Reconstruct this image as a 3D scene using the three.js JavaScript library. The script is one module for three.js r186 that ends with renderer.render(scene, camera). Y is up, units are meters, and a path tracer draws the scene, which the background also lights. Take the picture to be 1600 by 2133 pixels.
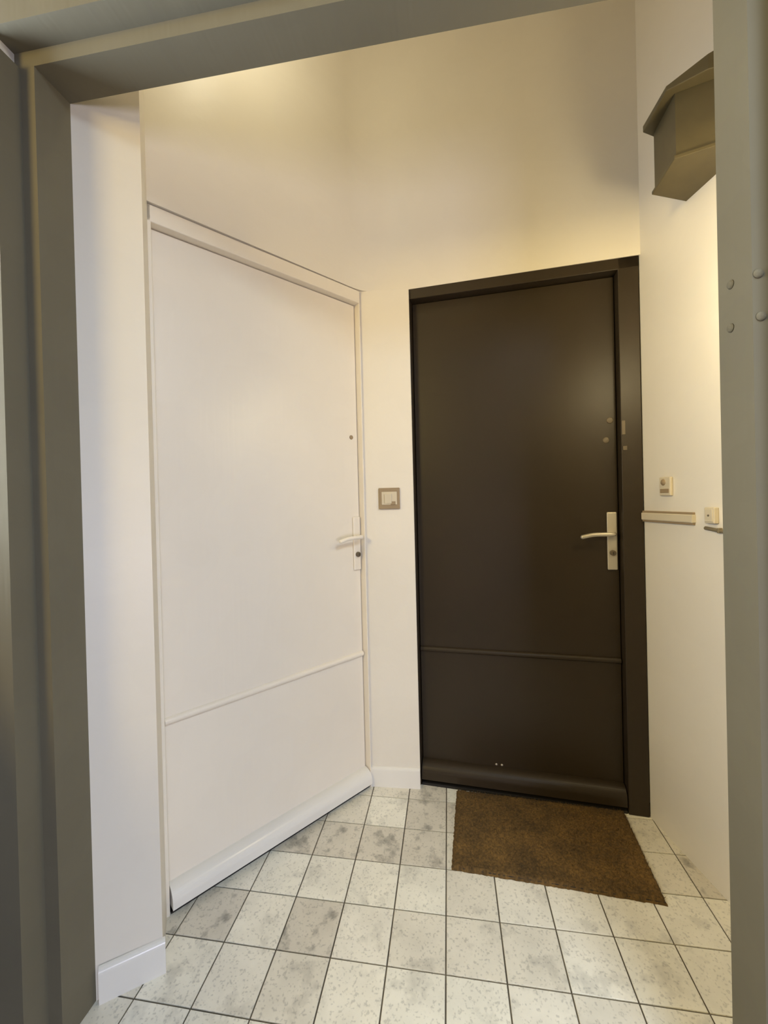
import * as THREE from 'three';
import { RoundedBoxGeometry } from 'three/addons/geometries/RoundedBoxGeometry.js';
import { mergeGeometries, toCreasedNormals } from 'three/addons/utils/BufferGeometryUtils.js';
import { RectAreaLightUniformsLib } from 'three/addons/lights/RectAreaLightUniformsLib.js';

// ------------------------------------------------------------------ camera, light, exposure
// Plan coordinates: X to the right, D into the picture (world z = -D), y up, metres. The lens is at X 0, D 0.
const scene = new THREE.Scene();
const F = 864.22, EYE = 1.2;
const camera = new THREE.PerspectiveCamera(2 * Math.atan(1066.5 / F) * 180 / Math.PI, 1600 / 2133, 0.02, 60);
camera.position.set(0, EYE, 0);
camera.rotation.set(-0.00616, 0, -0.02463);
camera.setViewOffset(1600, 2133, 0, 20, 1600, 2133);
camera.updateProjectionMatrix();

const renderer = new THREE.WebGLRenderer({ antialias: true });
renderer.toneMapping = THREE.LinearToneMapping;
renderer.toneMappingExposure = 1.05;
renderer.shadowMap.enabled = true;
renderer.shadowMap.type = THREE.PCFSoftShadowMap;
RectAreaLightUniformsLib.init();

scene.background = new THREE.Color(0, 0, 0);

// Unseen lamps (candela per channel) and unseen windows (radiance per channel); their fittings are built further down.
const UNSEEN_LAMPS = {
  landing: { at: [-0.30, 2.80, 1.15], rgb: [0.232, 0.215, 0.158], r: 0.05 },  // out of view, placed to light the upper left wall
  beside: { at: [0.88, 1.75, 0.87], rgb: [0.54, 0.45, 0.26], r: 0.05 },  // out of view, placed to light the right wall and white door
};
const UNSEEN_WINDOWS = {   // turn: about the vertical; the unseen roof pane looks down
  near: { at: [-1.745, 1.6, 0.70], turn: Math.PI / 2, w: 0.7, h: 1.1, rgb: [17, 19.6, 23] },  // out of view at the left, lights the right wall and right jamb
  warmFill: { at: [-1.745, 2.2, -0.9], turn: Math.PI / 2, w: 1.0, h: 0.6, rgb: [29.5, 22.3, 8] },  // added warm fill light, shaped as a glazed pane
  low: { at: [1.2, 0.65, -2.345], turn: Math.PI, w: 0.9, h: 1.0, rgb: [12.2, 12, 15.4] },  // out of view behind the camera, lights the lower walls and floor
  unseenRoof: { at: [0.9, 2.565, -0.6], turn: 0, down: true, w: 0.8, h: 0.8, rgb: [13.4, 17.6, 22] },  // out of view overhead, gives cool light to floor and left jamb
};
for (const k in UNSEEN_LAMPS) {
  const l = UNSEEN_LAMPS[k], m = Math.max(...l.rgb), p = new THREE.PointLight(new THREE.Color(...l.rgb.map((c) => c / m)), m, 0, 2);
  p.position.set(l.at[0], l.at[1], -l.at[2]); p.castShadow = true; p.shadow.radius = l.r / 0.02; p.name = 'unseen_lamp_light'; scene.add(p);
}
for (const k in UNSEEN_WINDOWS) {   // each lies just before its pane and looks into the corridor
  const l = UNSEEN_WINDOWS[k], m = Math.max(...l.rgb), a = new THREE.RectAreaLight(new THREE.Color(...l.rgb.map((c) => c / m)), m, l.w, l.h);
  a.position.set(l.at[0], l.at[1], -l.at[2]); if (l.down) a.rotation.x = -Math.PI / 2; else a.rotation.y = l.turn + Math.PI; a.name = 'unseen_window_light'; scene.add(a);
}

// ------------------------------------------------------------------ helpers
let seed = 7;
const rnd = () => { seed = (seed * 1664525 + 1013904223) >>> 0; return seed / 4294967296; };
const taken = {};
function numbered(name) {
  const n = taken[name] = (taken[name] ?? -1) + 1;
  return n ? name + '_' + String(n).padStart(3, '0') : name;
}
function tag(o, label, category, group, kind) {
  if (label) o.userData.label = label;
  if (category) o.userData.category = category;
  if (group) o.userData.group = group;
  if (kind) o.userData.kind = kind;
  return o;
}
function group(name, x = 0, d = 0, y = 0, turn = 0) {
  const g = new THREE.Group(); g.name = numbered(name);
  g.position.set(x, y, -d); g.rotation.y = turn; scene.add(g); return g;
}
function mesh(name, geos, mat, parent = scene) {
  const list = Array.isArray(geos) ? geos : [geos];
  const flat = list.length > 1 ? mergeGeometries(list.map((g) => { const c = g.index ? g.toNonIndexed() : g.clone(); for (const k of Object.keys(c.attributes)) if (!['position', 'normal', 'uv'].includes(k)) c.deleteAttribute(k); return c; })) : list[0];
  const m = new THREE.Mesh(flat, mat);
  m.name = parent === scene ? numbered(name) : name;
  m.castShadow = m.receiveShadow = true; parent.add(m); return m;
}
const shell = (name, geos, mat, label, parent) => { const m = mesh(name, geos, mat, parent); m.userData.kind = 'structure'; if (label) m.userData.label = label; return m; };
function metreUV(g) {   // uv in metres from the side each face looks to
  const p = g.attributes.position, n = g.attributes.normal, uv = new Float32Array(p.count * 2);
  for (let i = 0; i < p.count; i++) {
    const ax = Math.abs(n.getX(i)), ay = Math.abs(n.getY(i)), az = Math.abs(n.getZ(i));
    const [u, v] = ay > ax && ay > az ? [p.getX(i), p.getZ(i)] : ax > az ? [p.getZ(i), p.getY(i)] : [p.getX(i), p.getY(i)];
    uv[2 * i] = u; uv[2 * i + 1] = v;
  }
  g.setAttribute('uv', new THREE.BufferAttribute(uv, 2)); return g;
}
const box = (x0, x1, y0, y1, z0, z1, r = 0.002) => {
  const g = r > 0 ? new RoundedBoxGeometry(x1 - x0, y1 - y0, z1 - z0, 2, Math.min(r, (x1 - x0) / 2.1, (y1 - y0) / 2.1, (z1 - z0) / 2.1)) : new THREE.BoxGeometry(x1 - x0, y1 - y0, z1 - z0);
  g.translate((x0 + x1) / 2, (y0 + y1) / 2, (z0 + z1) / 2); return metreUV(g);
};
function prism(plan, y0, y1, bevel = 0) {   // plan polygon in X, D, raised from y0 to y1
  const g = new THREE.ExtrudeGeometry(new THREE.Shape(plan.map(([x, d]) => new THREE.Vector2(x, d))), { depth: y1 - y0 - 2 * bevel, bevelEnabled: bevel > 0, bevelThickness: bevel, bevelSize: bevel, bevelOffset: -bevel, bevelSegments: 2 });
  g.rotateX(-Math.PI / 2); g.translate(0, y0 + bevel, 0); return metreUV(g);
}
function profile(points, x0, x1) {   // a (z, y) profile drawn out along local x
  const g = new THREE.ExtrudeGeometry(new THREE.Shape(points.map(([z, y]) => new THREE.Vector2(z, y))), { depth: x1 - x0, bevelEnabled: false, curveSegments: 10 });
  g.rotateY(Math.PI / 2); g.scale(1, 1, -1); // shape x -> world z
  const idx = g.index; if (idx) { for (let i = 0; i < idx.count; i += 3) { const a = idx.getX(i); idx.setX(i, idx.getX(i + 1)); idx.setX(i + 1, a); } } else {
    for (const k of Object.keys(g.attributes)) { const a = g.attributes[k], s = a.itemSize; for (let i = 0; i < a.count; i += 3) for (let c = 0; c < s; c++) { const t = a.array[i * s + c]; a.array[i * s + c] = a.array[(i + 1) * s + c]; a.array[(i + 1) * s + c] = t; } }
  }
  g.translate(x0, 0, 0); g.computeVertexNormals(); return metreUV(g);
}
const smooth = (g) => { const c = toCreasedNormals(g, 0.5); return metreUV(c); };
const lathe = (pts, seg = 24) => new THREE.LatheGeometry(pts.map(([r, y]) => new THREE.Vector2(r, y)), seg);
const along = (a, b) => Math.atan2(b[1] - a[1], b[0] - a[0]);   // plan angle of a line, also the turn of a group lying on it
const at = (p, turn, s, out = 0) => [p[0] + Math.cos(turn) * s + Math.sin(turn) * out, p[1] + Math.sin(turn) * s - Math.cos(turn) * out];   // out: towards the viewer

// ------------------------------------------------------------------ textures and materials
function hash(x, y, s) { let h = (x * 374761393 + y * 668265263 + s * 974634221) | 0; h = Math.imul(h ^ (h >>> 13), 1274126177); return ((h ^ (h >>> 16)) >>> 0) / 4294967296; }
function noise(x, y, per, s) {
  const xi = Math.floor(x), yi = Math.floor(y), fx = x - xi, fy = y - yi, w = (t) => t * t * (3 - 2 * t), m = (a) => ((a % per) + per) % per;
  const a = hash(m(xi), m(yi), s), b = hash(m(xi + 1), m(yi), s), c = hash(m(xi), m(yi + 1), s), d = hash(m(xi + 1), m(yi + 1), s);
  return a + (b - a) * w(fx) + (c - a) * w(fy) + (a - b - c + d) * w(fx) * w(fy);
}
const fbm = (u, v, base, oct, s) => { let t = 0, a = 0.5, n = 0; for (let o = 0; o < oct; o++) { const p = base << o; t += a * noise(u * p, v * p, p, s + o); n += a; a *= 0.55; } return t / n; };
function texture(size, fn, srgb, metres) {
  const px = new Uint8Array(size * size * 4);
  for (let y = 0; y < size; y++) for (let x = 0; x < size; x++) { const c = fn(x / size, y / size); for (let k = 0; k < 3; k++) px[(y * size + x) * 4 + k] = Math.max(0, Math.min(255, c[k])); px[(y * size + x) * 4 + 3] = 255; }
  const t = new THREE.DataTexture(px, size, size); t.wrapS = t.wrapT = THREE.RepeatWrapping; t.magFilter = THREE.LinearFilter; t.minFilter = THREE.LinearMipmapLinearFilter; t.generateMipmaps = true;
  if (srgb) t.colorSpace = THREE.SRGBColorSpace;
  t.repeat.set(1 / metres, 1 / metres); t.needsUpdate = true; return t;
}
const grey = (fn) => (u, v) => { const g = 255 * fn(u, v); return [g, g, g]; };
const tint = ([r, g, b], amp, fn) => (u, v) => { const k = 1 + amp * (fn(u, v) - 0.5); return [r * k, g * k, b * k]; };
const plasterBump = texture(512, grey((u, v) => 0.6 * fbm(u, v, 6, 5, 3) + 0.4 * fbm(u, v, 48, 3, 9)), false, 0.9);
const brushBump = texture(256, grey((u, v) => 0.5 * fbm(u, v, 8, 3, 5) + 0.5 * noise(u * 96, v * 4, 96, 6)), false, 0.6);
const std = (o) => new THREE.MeshPhysicalMaterial(o);
const WALL = [227, 220, 207], DOORW = [233, 224, 209], TAUPE = [115, 109, 92], BROWN = [52, 43, 31];
const M = {
  wall: std({ map: texture(256, tint(WALL, 0.05, (u, v) => fbm(u, v, 4, 4, 21)), true, 1.7), roughness: 0.42, bumpMap: plasterBump, bumpScale: 0.0008 }),
  corridorDark: std({ map: texture(128, tint([66, 58, 50], 0.2, (u, v) => fbm(u, v, 5, 4, 27)), true, 1.1), roughness: 0.6 }),  // unseen corridor surfaces, dark so that little light bounces back
  ceiling: std({ color: new THREE.Color('rgb(214,205,188)'), roughness: 0.8 }),
  whiteDoor: std({ map: texture(256, tint(DOORW, 0.03, (u, v) => fbm(u, v, 5, 3, 33)), true, 1.3), roughness: 0.34, bumpMap: brushBump, bumpScale: 0.0003 }),
  darkDoor: std({ map: texture(256, tint(BROWN, 0.12, (u, v) => fbm(u, v, 5, 4, 41)), true, 1.1), roughness: 0.4, specularIntensity: 0.6, bumpMap: brushBump, bumpScale: 0.0002 }),
  frame: std({ map: texture(256, tint(TAUPE, 0.08, (u, v) => fbm(u, v, 5, 4, 51)), true, 1.2), roughness: 0.85, specularIntensity: 0.25, bumpMap: brushBump, bumpScale: 0.0005 }),
  skirting: std({ color: new THREE.Color('rgb(228,224,216)'), roughness: 0.22 }),
  grout: std({ map: texture(256, tint([104, 95, 80], 0.5, (u, v) => fbm(u, v, 12, 4, 61)), true, 0.5), roughness: 0.9 }),
  satin: std({ color: new THREE.Color('rgb(205,196,178)'), roughness: 0.38, metalness: 0.55 }),
  cream: std({ color: new THREE.Color('rgb(206,194,170)'), roughness: 0.45 }),
  beige: std({ color: new THREE.Color('rgb(150,130,102)'), roughness: 0.5 }),
  bronze: std({ color: new THREE.Color('rgb(96,84,66)'), roughness: 0.5 }),
  black: std({ color: new THREE.Color('rgb(28,24,20)'), roughness: 0.7 }),
  olive: std({ map: texture(128, tint([84, 75, 52], 0.14, (u, v) => fbm(u, v, 6, 4, 71)), true, 0.25), roughness: 0.5 }),
  cord: std({ color: new THREE.Color('rgb(120,108,84)'), roughness: 0.6 }),
};

// ------------------------------------------------------------------ plan of the landing
const FT = -8.7 * Math.PI / 180;                  // the foreground doorway and the tiles share this turn
const J = [-0.729, 1.001], OPEN = 1.39;           // back edge of the left jamb; clear width
const fp = (s, t) => at(J, FT, s, t);             // t: towards the viewer
const JR = fp(OPEN, 0);
const W0 = [-0.600, 1.066];                        // arris of the pier left of the white door
const L0 = [-0.658, 1.199], L1 = [-0.080, 1.732];  // white door wall
const LT = along(L0, L1), LL = Math.hypot(L1[0] - L0[0], L1[1] - L0[1]);
const B0 = [0.105, 1.738], B1 = [0.956, 1.526];    // dark door wall
const BT = along(B0, B1), BL = Math.hypot(B1[0] - B0[0], B1[1] - B0[1]);
const R0 = [0.958, 1.529], R1 = [1.012, 0.70];     // right wall
const RT = along(R0, R1);
const HIGH = 3.3;                                  // ceiling of the landing
const HEAD = 2.168;                                // soffit of the foreground doorway

// floor: grout bed, and each tile on it
const floor = group('floor'); floor.userData.kind = 'structure'; floor.userData.label = 'pale square floor tiles with dark grout joints';
mesh('grout_bed', prism([[-2.4, -2.6], [2.4, -2.6], [2.4, 2.3], [-2.4, 2.3]], -0.12, -0.0035), M.grout, floor);
function clip(poly, a, b) {   // keep what lies left of a -> b
  const out = [], side = (p) => (b[0] - a[0]) * (p[1] - a[1]) - (b[1] - a[1]) * (p[0] - a[0]);
  for (let i = 0; i < poly.length; i++) {
    const p = poly[i], q = poly[(i + 1) % poly.length], sp = side(p), sq = side(q);
    if (sp >= 0) out.push(p);
    if (sp * sq < 0) { const k = sp / (sp - sq); out.push([p[0] + (q[0] - p[0]) * k, p[1] + (q[1] - p[1]) * k]); }
  }
  return out;
}
const TILE = 0.1503, TA = -0.15233, TO = [-0.4450, 1.2781];
const tileMats = [];
for (let k = 0; k < 6; k++) {
  const base = [[243, 239, 228], [239, 234, 222], [244, 239, 226], [229, 223, 210], [241, 237, 225], [217, 210, 197]][k];
  tileMats.push(std({ map: texture(256, (u, v) => {
    const c = 1 + 0.10 * (fbm(u, v, 5, 4, 100 + k) - 0.5), f = fbm(u, v, 64, 2, 140 + k), fl = f > 0.64 ? 1 - Math.min(0.12, (f - 0.64) * 0.8) : 1;
    const scuff = fbm(u, v, 7, 5, 180 + k), sc = scuff > 0.58 ? 1 - (scuff - 0.58) * (k === 5 ? 1.3 : 0.45) : 1;
    return base.map((b, i) => b * c * fl * sc * (i === 2 ? 0.99 : 1));
  }, true, 0.31), roughness: 0.38 + 0.03 * (k % 3) }));
}
const room = [[-0.74, 0.62], [1.06, 0.62], [1.03, 0.95], [0.985, 1.54], [0.1, 1.746], [-0.10, 1.755], [-0.71, 1.19], [-0.74, 1.0]];
for (let j = -5; j < 5; j++) for (let i = -4; i < 11; i++) {
  const g = 0.0019, c = (a, b) => [TO[0] + TILE * (a * Math.cos(TA) - b * Math.sin(TA)), TO[1] + TILE * (a * Math.sin(TA) + b * Math.cos(TA))], e = g / TILE;
  let poly = [c(i + e, j + e), c(i + 1 - e, j + e), c(i + 1 - e, j + 1 - e), c(i + e, j + 1 - e)];
  for (let k = 0; k < room.length; k++) { if (!poly.length) break; poly = clip(poly, room[k], room[(k + 1) % room.length]); }
  if (poly.length < 3) continue;
  let area = 0; poly.forEach((p, k) => { const q = poly[(k + 1) % poly.length]; area += p[0] * q[1] - q[0] * p[1]; });
  if (Math.abs(area) < 0.0006) continue;
  const darker = (i < 2 && j > -3 && rnd() < 0.55) || (j >= 1 && rnd() < 0.85) || i < -1;  // dirt marks and a darker tone for tiles at the left and back
  const m = mesh('tile', prism(poly, -0.0035, 0.0002 * (rnd() - 0.5), 0.0008), darker ? tileMats[rnd() < 0.5 ? 5 : 3] : tileMats[Math.floor(rnd() * 5)], floor);
}

// ------------------------------------------------------------------ walls of the landing (each with thickness)
const U = (a, b, o) => { const t = along(a, b); return at(a, t, 0, o); };
// pier between the doorway and the white door
shell('wall_left', prism([fp(0, 0.0), W0, [-0.664, 1.205], [-0.80, 1.30], [-0.95, 1.02]], 0, HIGH), M.wall, 'cream plastered pier beside the grey doorway');
// one continuous plastered wall above both doors, rounded where the two door walls meet
{
  const meet = (() => { const c = Math.cos(LT), d = Math.sin(LT), e = Math.cos(BT), f = Math.sin(BT), k = ((B0[0] - L0[0]) * f - (B0[1] - L0[1]) * e) / (c * f - d * e); return [L0[0] + c * k, L0[1] + d * k]; })();
  const r = 0.2, turn = LT - BT, t = r * Math.tan(turn / 2), face = [at(L0, LT, -0.14, 0.006)];
  const a = at(meet, LT, -t), mid = at(a, LT, 0, r);
  for (let k = 0; k <= 14; k++) { const q = LT + Math.PI / 2 - turn * k / 14; face.push([mid[0] + r * Math.cos(q), mid[1] + r * Math.sin(q)]); }
  face.push(at(B0, BT, BL + 0.02, 0.004));
  const back = [at(B0, BT, BL + 0.14, -0.16), at(meet, (LT + BT) / 2, 0, -0.19), at(L0, LT, -0.14, -0.16)];
  shell('wall_back', smooth(prism([...face, ...back].reverse(), 2.0735, HIGH)), M.wall, 'cream wall above the two doors');
  shell('wall_core', [prism([at(L0, LT, -0.14, -0.09), at(L0, LT, LL + 0.16, -0.09), at(L0, LT, LL + 0.16, -0.16), at(L0, LT, -0.14, -0.16)].reverse(), -0.01, 2.078), prism([at(B0, BT, -0.24, -0.09), at(B0, BT, BL + 0.14, -0.09), at(B0, BT, BL + 0.14, -0.16), at(B0, BT, -0.24, -0.16)].reverse(), -0.01, 2.078)], M.wall, 'wall behind the two doors');
}
// narrow strip of wall between the two doors, a finger proud of the wall above
const S0 = [-0.092, 1.744], S1 = [0.123, 1.7185], ST = along(S0, S1), SL = Math.hypot(S1[0] - S0[0], S1[1] - S0[1]);
shell('wall_middle', prism([S0, S1, at(S1, ST, -0.002, -0.05), at(S0, ST, -0.03, -0.08)], 0, 2.0735, 0.001), M.wall, 'narrow cream strip of wall between the two doors');
shell('wall_right', prism([R0, [R0[0] + 0.16, R0[1] + 0.1], [R1[0] + 0.16, R1[1] - 0.1], R1], 0, HIGH), M.wall, 'cream wall right of the dark door');
shell('ceiling', prism([[-1.1, 0.80], [1.25, 0.45], [1.25, 1.9], [0.1, 2.0], [-1.1, 1.9]], HIGH, HIGH + 0.12), M.ceiling, 'ceiling of the landing');

// wall that holds the foreground doorway, and the corridor on the viewer's side of it
shell('wall_doorway', [
  prism([fp(-1.3, 0), fp(-0.05, 0), fp(-0.05, 0.135), fp(-1.3, 0.135)].reverse(), 0, HIGH),
  prism([fp(OPEN + 0.05, 0), fp(2.3, 0), fp(2.3, 0.135), fp(OPEN + 0.05, 0.135)].reverse(), 0, HIGH),
  prism([fp(-0.05, 0), fp(OPEN + 0.05, 0), fp(OPEN + 0.05, 0.135), fp(-0.05, 0.135)].reverse(), HEAD + 0.05, HIGH),
], M.wall, 'wall pierced by the grey metal doorway');

// ------------------------------------------------------------------ foreground door frame: pressed metal, stop 88 mm deep, rebate 35 mm
{
  const g = group('trim_1', J[0], J[1], 0, FT); g.userData.kind = 'structure';
  tag(g, 'large taupe painted metal door frame around the whole view', 'door frame');
  const ST_ = 0.088, RB = 0.035, FR = 0.142, FL = 0.09;
  const section = (m) => [[0, 0], [0, ST_], [-RB, ST_], [-RB, FR], [-RB - FL, FR], [-RB - FL, FR - 0.006], [-RB - 0.006, FR - 0.006], [-RB - 0.012, 0]].map(([s, t]) => [m ? OPEN - s : s, -t]);
  const jamb = (m) => { const p = section(m); if (!m) p.reverse(); return prism(p, 0, HEAD + 0.001, 0.0012); };
  mesh('jamb', jamb(false), M.frame, g);
  mesh('jamb', jamb(true), M.frame, g);
  mesh('header', profile([[0, HEAD], [ST_, HEAD], [ST_, HEAD + RB], [FR, HEAD + RB], [FR, HEAD + RB + FL], [FR - 0.006, HEAD + RB + FL], [FR - 0.006, HEAD + RB + 0.006], [0, HEAD + RB + 0.006]], -RB - FL, OPEN + RB + FL), M.frame, g);
  const head = lathe([[0, 0.0055], [0.003, 0.0053], [0.006, 0.004], [0.0078, 0.0015], [0.008, 0], [0.0001, 0]], 18); head.rotateZ(Math.PI / 2);
  const face = head.clone().rotateY(Math.PI / 2);   // two screws in the reveal, two in the front of the stop
  for (const [s, t, y, geo] of [[OPEN, 0.036, 1.575, head], [OPEN, 0.034, 1.497, head], [OPEN + 0.009, ST_, 1.566, face], [OPEN + 0.012, ST_, 1.494, face]]) mesh('screw', geo, M.frame, g).position.set(s, y, t);
}

// ------------------------------------------------------------------ doors
function handle(parent, x, y, z, mat, flip, plateH = 0.222) {
  const h = new THREE.Group(); h.name = 'door_handle'; h.position.set(x, y, z); parent.add(h);
  mesh('backplate', box(-0.018, 0.018, -0.140, plateH - 0.140, 0, 0.009, 0.006), mat, h);
  const curve = new THREE.CatmullRomCurve3([[0, 0, 0.006], [0, 0, 0.035], [-0.008, 0, 0.047], [-0.025, 0, 0.050], [-0.075, -0.002, 0.048], [-0.112, -0.010, 0.046]].map(([a, b, c]) => new THREE.Vector3(a * flip, b, c)));
  const end = new THREE.SphereGeometry(0.0078, 12, 8); end.translate(-0.112 * flip, -0.010, 0.046);
  mesh('lever', [new THREE.TubeGeometry(curve, 24, 0.0078, 12), end], mat, h);
  const ring = lathe([[0.0001, 0.012], [0.009, 0.012], [0.0105, 0.009], [0.0105, 0], [0.0001, 0]], 20); ring.rotateX(Math.PI / 2); ring.translate(0, -0.074, 0.0075);
  mesh('lock_cylinder', ring, M.bronze, h);
  const slot = box(-0.0012, 0.0012, -0.079, -0.069, 0.0185, 0.0203, 0); mesh('keyhole', slot, M.black, h);
  return h;
}
const bead = (y, z) => { const p = [[z - 0.004, y - 0.011]]; for (let k = 0; k <= 10; k++) { const a = -Math.PI / 2 + Math.PI * k / 10; p.push([z + 0.012 * Math.cos(a), y + 0.011 * Math.sin(a)]); } p.push([z - 0.004, y + 0.011]); return p; };
const bar = (y0, y1, z, o) => {   // drip board: short upright nose, long rounded slope
  const p = [[z, y0], [z + o, y0]]; for (let k = 0; k <= 12; k++) { const a = Math.PI / 2 * k / 12; p.push([z + o * Math.cos(a), y1 - (y1 - y0) * 0.62 + (y1 - y0) * 0.62 * Math.sin(a)]); } return p; };
// white door, left
{
  const d = group('door_1', L0[0], L0[1], 0, LT); d.userData.kind = 'structure'; tag(d, 'white painted flat door with one horizontal bead on the left', 'door');
  const z = -0.030, x0 = 0.010, x1 = 0.778;
  mesh('door_frame', [box(-0.06, x0 - 0.003, 0, 2.07, -0.09, 0, 0.003), box(x1 + 0.003, LL - 0.001, 0, 2.07, -0.09, 0, 0.003), box(-0.06, LL - 0.001, 2.02, 2.07, -0.09, 0.0, 0.003)], M.whiteDoor, d);
  const leaf = mesh('door_leaf', box(x0, x1, 0.022, 2.017, z - 0.04, z, 0.002), M.whiteDoor, d);
  mesh('bead', profile(bead(0.556, z), x0 + 0.002, x1 - 0.002), M.whiteDoor, leaf);
  mesh('weather_bar', profile(bar(0.022, 0.078, z, 0.044), x0 + 0.001, x1 - 0.001), M.skirting, leaf);
  const peep = lathe([[0.0001, 0.004], [0.006, 0.004], [0.0085, 0.0025], [0.009, 0], [0.0001, 0]], 18); peep.rotateX(Math.PI / 2); peep.translate(0.746, 1.463, z);
  tag(mesh('peephole', peep, M.beige, leaf), 'small brown peephole');
  handle(d, 0.758, 1.050, z, M.whiteDoor, 1);
  mesh('threshold', box(x0, x1, 0, 0.006, -0.09, -0.005, 0.001), M.black, d);
}
// dark brown door, back
{
  const d = group('door_2', B0[0], B0[1], 0, BT); d.userData.kind = 'structure'; tag(d, 'dark brown painted flat door with a silver lever handle', 'door');
  const z = -0.045, x0 = 0.026, x1 = 0.803;
  mesh('door_frame', [box(0.0, x0 - 0.003, 0, 2.083, -0.09, 0, 0.003), box(x1 + 0.003, BL - 0.001, 0, 2.083, -0.09, 0, 0.003), box(0.0, BL - 0.001, 2.032, 2.083, -0.09, 0, 0.003)], M.darkDoor, d);
  const leaf = mesh('door_leaf', box(x0, x1, 0.024, 2.029, z - 0.04, z, 0.002), M.darkDoor, d);
  mesh('bead', profile(bead(0.561, z), x0 + 0.002, x1 - 0.002), M.darkDoor, leaf);
  mesh('weather_bar', profile(bar(0.026, 0.092, z, 0.045), x0 + 0.001, x1 - 0.001), M.darkDoor, leaf);
  handle(d, 0.779, 1.050, z, M.satin, 1).userData.label = 'silver lever handle on a long plate';
  const disc = (x, y, r) => { const g = lathe([[0.0001, 0.003], [r * 0.8, 0.003], [r, 0.001], [r, 0], [0.0001, 0]], 18); g.rotateX(Math.PI / 2); g.translate(x, y, z); return g; };
  for (const [x, y] of [[0.781, 1.483], [0.766, 1.408]]) mesh('lock_rosette', disc(x, y, 0.012), M.bronze, leaf);
  mesh('strike_plate', [box(0.808, 0.820, 1.42, 1.472, -0.002, 0.003, 0.001), box(0.811, 0.825, 1.362, 1.378, -0.002, 0.003, 0.001)], M.bronze, d);
  for (const x of [0.330, 0.352]) { const g = lathe([[0.0001, 0.003], [0.004, 0.002], [0.005, 0], [0.0001, 0]], 12); g.rotateX(Math.PI / 2); g.translate(x, 0.100, z); mesh('screw', g, M.satin, leaf); }
  mesh('threshold', box(x0, x1, 0, 0.010, -0.09, -0.004, 0.001), M.black, d);
}

// ------------------------------------------------------------------ skirting
const skirt = (h, t) => { const p = [[0, 0], [t, 0]]; for (let k = 0; k <= 8; k++) { const a = Math.PI / 2 * k / 8; p.push([t * Math.cos(a), h - t + t * Math.sin(a)]); } return p; };   // rounded top edge
{
  const a = fp(0.004, 0.0), T = along(a, W0), n = Math.hypot(W0[0] - a[0], W0[1] - a[1]);
  const g = group('baseboard_left', a[0], a[1], 0, T); tag(g, 'cream skirting board at the foot of the left pier', null, null, 'structure');
  mesh('board', profile(skirt(0.084, 0.013), 0.004, n + 0.006), M.skirting, g);
  const g2 = group('baseboard_middle', S0[0], S0[1], 0, ST); tag(g2, 'cream skirting board below the light switch', null, null, 'structure');
  mesh('board', profile(skirt(0.082, 0.011), 0.006, SL), M.skirting, g2);
}

// ------------------------------------------------------------------ things
// coir doormat
{
  const P = [0.188, 1.332], T = -12.6 * Math.PI / 180, w = 0.622, l = 0.368;
  const g = group('doormat', P[0], P[1], 0, T); tag(g, 'brown coir doormat lying in front of the dark door', 'doormat');
  const N = 90, Q = 54, geo = new THREE.PlaneGeometry(w, l, N, Q); geo.rotateX(-Math.PI / 2); geo.translate(w / 2, 0, -l / 2);
  const p = geo.attributes.position;
  for (let i = 0; i < p.count; i++) {
    const x = p.getX(i), zz = p.getZ(i), edge = Math.min(x, w - x, -zz, l + zz);
    p.setY(i, edge < 0.001 ? 0.0005 : 0.0085 + 0.0035 * hash(i, 3, 5) + 0.002 * fbm(x / w, -zz / l, 5, 3, 8));
    if (edge < 0.001) { p.setX(i, x + 0.003 * (hash(i, 1, 2) - 0.5)); p.setZ(i, zz + 0.003 * (hash(i, 2, 2) - 0.5)); }
  }
  geo.computeVertexNormals(); metreUV(geo);
  const coir = texture(512, (u, v) => { const a = fbm(u, v, 6, 4, 201), b = fbm(u, v, 90, 2, 205), k = 0.62 + 0.45 * a + 0.5 * (b - 0.5); return [116 * k, 88 * k, 44 * k]; }, true, 0.45);
  mesh('pile', geo, std({ map: coir, roughness: 0.95 }), g);
  mesh('backing', box(0.004, w - 0.004, 0.0003, 0.0075, -l + 0.004, -0.004, 0.001), M.black, g);
  const blade = new THREE.ConeGeometry(0.0009, 0.011, 3); blade.translate(0, 0.0045, 0);
  const COUNT = 9000, inst = new THREE.InstancedMesh(blade, std({ color: 0xffffff, roughness: 0.95 }), COUNT), o = new THREE.Object3D(), col = new THREE.Color();
  for (let i = 0; i < COUNT; i++) {
    o.position.set(0.003 + rnd() * (w - 0.006), 0.0065, -0.003 - rnd() * (l - 0.006)); o.rotation.set((rnd() - 0.5) * 1.1, rnd() * 6.28, (rnd() - 0.5) * 1.1); o.scale.setScalar(0.7 + 0.6 * rnd()); o.updateMatrix();
    inst.setMatrixAt(i, o.matrix); const k = 0.5 + 0.8 * rnd(); col.setRGB(0.165 * k, 0.098 * k, 0.030 * k); inst.setColorAt(i, col);
  }
  inst.name = 'fibres'; inst.userData.kind = 'stuff'; inst.castShadow = inst.receiveShadow = true; g.add(inst);
}
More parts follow.
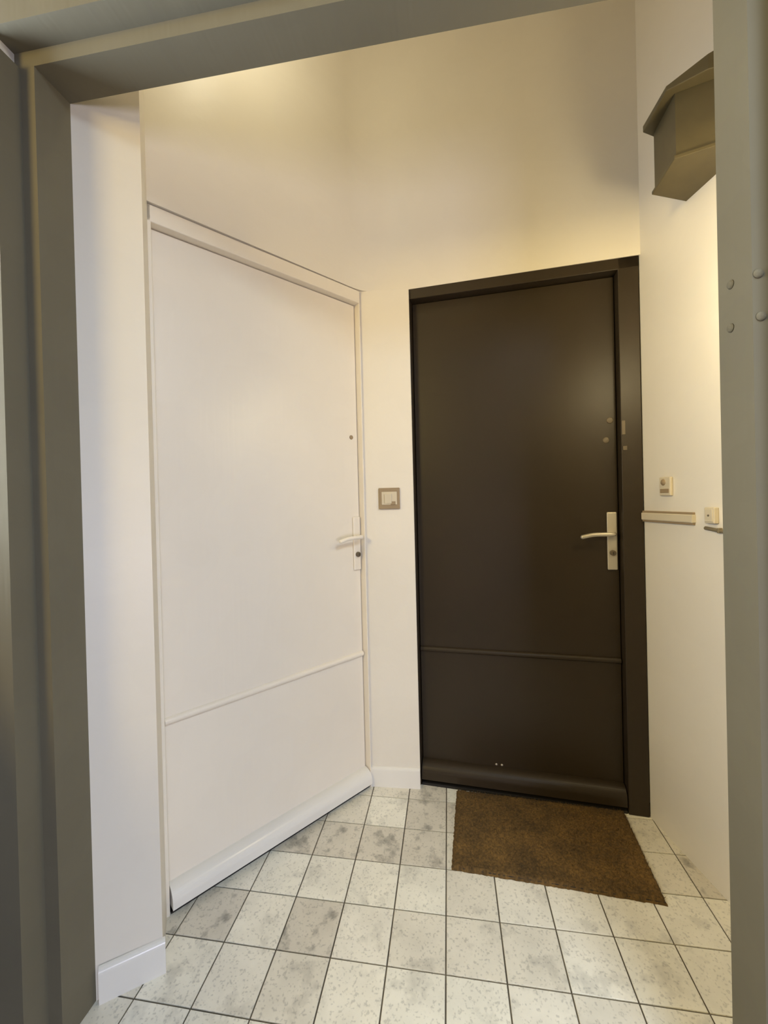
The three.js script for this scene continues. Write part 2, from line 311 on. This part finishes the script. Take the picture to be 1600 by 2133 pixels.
// light switch on the strip between the doors
{
  const p = at(S0, ST, 0.116, 0.0), g = group('light_switch', p[0], p[1], 1.205, ST); tag(g, 'square beige light switch on the strip between the two doors', 'light switch');
  mesh('switch_plate', box(-0.044, 0.044, -0.044, 0.044, 0, 0.009, 0.003), M.beige, g);
  const r = mesh('switch_frame', box(-0.032, 0.032, -0.026, 0.028, 0.006, 0.0115, 0.002), M.cream, g);
  const k = mesh('rocker', box(-0.020, 0.010, -0.020, 0.020, 0, 0.008, 0.002), M.cream, g); k.position.z = 0.009; k.rotation.x = 0.12;
  mesh('beige_corner', box(0.006, 0.026, -0.026, -0.012, 0.0105, 0.013, 0.001), M.beige, g);  // darker patch at the lower right of the switch
}
// doorbell, trunking, junction box and cable on the right wall
const rw = (s, out = 0) => at(R0, RT, s, out);
{
  const p = rw(0.118), g = group('doorbell', p[0], p[1], 1.222, RT); tag(g, 'small cream bell push on the right wall above the cable cover', 'doorbell');
  mesh('bell_case', box(-0.026, 0.026, -0.032, 0.032, 0, 0.011, 0.004), M.cream, g);
  const b = lathe([[0.0001, 0.005], [0.008, 0.004], [0.011, 0.001], [0.011, 0], [0.0001, 0]], 20); b.rotateX(Math.PI / 2); b.translate(-0.006, 0.014, 0.0105); mesh('bell_button', b, M.beige, g);
  mesh('dark_band', box(-0.020, 0.020, -0.022, -0.008, 0.009, 0.0125, 0.001), M.beige, g);  // darker band across the lower part of the case
}
{
  const p = rw(0.0), g = group('cable_cover', p[0], p[1], 1.117, RT); tag(g, 'cream plastic cable cover running from the dark door along the right wall', 'cable cover');
  mesh('channel', profile([[0, -0.013], [0.011, -0.013], [0.0125, -0.010], [0.0125, 0.010], [0.011, 0.013], [0, 0.013]], 0.002, 0.228), M.cream, g);
  for (const y of [0.0165, -0.0165]) mesh('edge_strip', box(0.002, 0.232, y - 0.0035, y + 0.0035, 0, 0.009, 0.0015), M.beige, g);  // thin dark lines along both edges of the cover
  mesh('end_cap', box(0.228, 0.234, -0.013, 0.013, 0, 0.0135, 0.001), M.cream, g);
}
{
  const p = rw(0.30), g = group('junction_box', p[0], p[1], 1.13, RT); tag(g, 'tiny cream junction box on the right wall beside the grey jamb', 'junction box');
  mesh('box_body', box(-0.018, 0.018, -0.024, 0.024, 0, 0.016, 0.003), M.cream, g);
  const l = mesh('box_lid', box(-0.014, 0.014, -0.019, 0.019, 0.014, 0.0185, 0.002), M.cream, g);
  const s = lathe([[0.0001, 0.002], [0.003, 0.0012], [0.0034, 0], [0.0001, 0]], 12); s.rotateX(Math.PI / 2); s.translate(0, 0, 0.0183); mesh('screw', s, M.bronze, g);
}
{
  const a = rw(0.275), g = group('wall_cable', a[0], a[1], 1.088, RT); tag(g, 'short brown cable under the junction box on the right wall', 'cable');
  const c = new THREE.CatmullRomCurve3([[0, 0.003, 0.006], [0.05, -0.002, 0.006], [0.12, -0.009, 0.006], [0.30, -0.014, 0.006]].map((v) => new THREE.Vector3(...v)));
  mesh('cable', new THREE.TubeGeometry(c, 24, 0.0055, 10), M.cord, g);
  mesh('clip', [box(0.046, 0.054, -0.009, 0.006, 0, 0.0125, 0.002)], M.cord, g);
}
// box with a sloping lid high on the right wall
{
  const o = [1.0, 1.303], g = group('wall_box', o[0], o[1], 2.12, 0); tag(g, 'olive brown box with an overhanging lid high on the right wall', 'wall box');
  const rel = (pts) => pts.map(([x, d]) => [x - o[0], d - o[1]]);
  const ccw = (pts) => { let a = 0; pts.forEach((p, i) => { const q = pts[(i + 1) % pts.length]; a += p[0] * q[1] - q[0] * p[1]; }); return a < 0 ? pts.slice().reverse() : pts; };
  const body = ccw(rel([[0.982, 1.306], [0.850, 1.272], [0.826, 1.146], [0.905, 1.108], [0.994, 1.085]]));
  mesh('box_body', prism(body, 0, 0.178, 0.003), M.olive, g);
  mesh('base_rim', prism(ccw(rel([[0.982, 1.312], [0.844, 1.277], [0.819, 1.142], [0.903, 1.100], [0.994, 1.076]])), -0.006, 0.004, 0.0015), M.olive, g);
  const lidPts = ccw(rel([[0.982, 1.330], [0.815, 1.268], [0.797, 1.138], [0.868, 1.082], [0.995, 1.045]]));
  const lid = prism(lidPts, 0.176, 0.188, 0.002), roof = prism(lidPts, 0.186, 0.26);
  const p = roof.attributes.position;
  for (let i = 0; i < p.count; i++) if (p.getY(i) > 0.25) p.setY(i, 0.188 + 0.075 * Math.max(0, (p.getX(i) + 0.203) / 0.2));
  roof.computeVertexNormals();
  mesh('lid', [lid, roof], M.olive, g);
}

// ------------------------------------------------------------------ corridor on the viewer's side (out of the picture)
shell('wall_corridor_left', prism([[-1.95, -2.55], [-1.80, -2.55], [-1.80, 1.16], [-1.95, 1.18]], 0, 2.62), M.corridorDark);
shell('wall_corridor_right', prism([[1.80, -2.55], [1.95, -2.55], [1.95, 0.60], [1.80, 0.62]], 0, 2.62), M.corridorDark);
shell('wall_corridor_back', prism([[-1.80, -2.55], [1.80, -2.55], [1.80, -2.40], [-1.80, -2.40]], 0, 2.62), M.corridorDark);
shell('wall_unseen_parapet', prism([[-1.16, -0.4], [-1.06, -0.4], [-1.06, 0.85], [-1.16, 0.85]], 0, 1.15, 0.01), M.corridorDark);  // out-of-view parapet, shades the lower right wall from the left pane
shell('ceiling_corridor', prism([[-1.95, -2.55], [1.95, -2.55], fp(2.6, 0.07), fp(-1.25, 0.07)], 2.62, 2.74), M.corridorDark);

const glass = (rgb, k) => { const m = Math.max(...rgb); return std({ color: new THREE.Color('rgb(235,238,240)'), roughness: 0.6, emissive: new THREE.Color(...rgb.map((v) => v / m)), emissiveIntensity: k }); };
let nw = 0;
for (const k in UNSEEN_WINDOWS) {   // unseen frosted corridor panes; one is an added warm fill
  const l = UNSEEN_WINDOWS[k], g = group('window_' + (++nw), l.at[0], l.at[2], l.at[1], l.turn); g.userData.kind = 'structure'; if (l.down) g.rotation.x = Math.PI / 2;
  mesh('pane', box(-l.w / 2, l.w / 2, -l.h / 2, l.h / 2, -0.05, -0.012, 0), glass(l.rgb, 0.8), g);
  const f = 0.05, a = l.w / 2, b = l.h / 2;
  mesh('window_frame', [box(-a - f, -a, -b - f, b + f, -0.05, 0.02), box(a, a + f, -b - f, b + f, -0.05, 0.02), box(-a, a, b, b + f, -0.05, 0.02), box(-a, a, -b - f, -b, -0.05, 0.02)], M.skirting, g);
}
function globe(name, l, label, stem) {  // globe fitting for an unseen lamp
  const g = group(name, l.at[0], l.at[2], l.at[1], FT); tag(g, label, 'lamp');
  mesh('bulb', new THREE.SphereGeometry(l.r, 24, 16), glass(l.rgb, 0.9), g);
  mesh('bracket', stem, M.satin, g);
}
globe('unseen_wall_lamp', UNSEEN_LAMPS.landing, 'unseen globe lamp above the grey doorway, lights the upper left wall', [box(-0.008, 0.008, -0.008, 0.008, 0.052, 0.225, 0.003)]);
globe('unseen_wall_lamp', UNSEEN_LAMPS.beside, 'unseen globe lamp behind the right jamb, lights the right wall and white door', [box(-0.008, 0.008, -0.008, 0.008, 0.052, 0.115, 0.003), box(-0.03, 0.03, -0.05, 0.05, 0.105, 0.117, 0.004)]);

renderer.render(scene, camera);
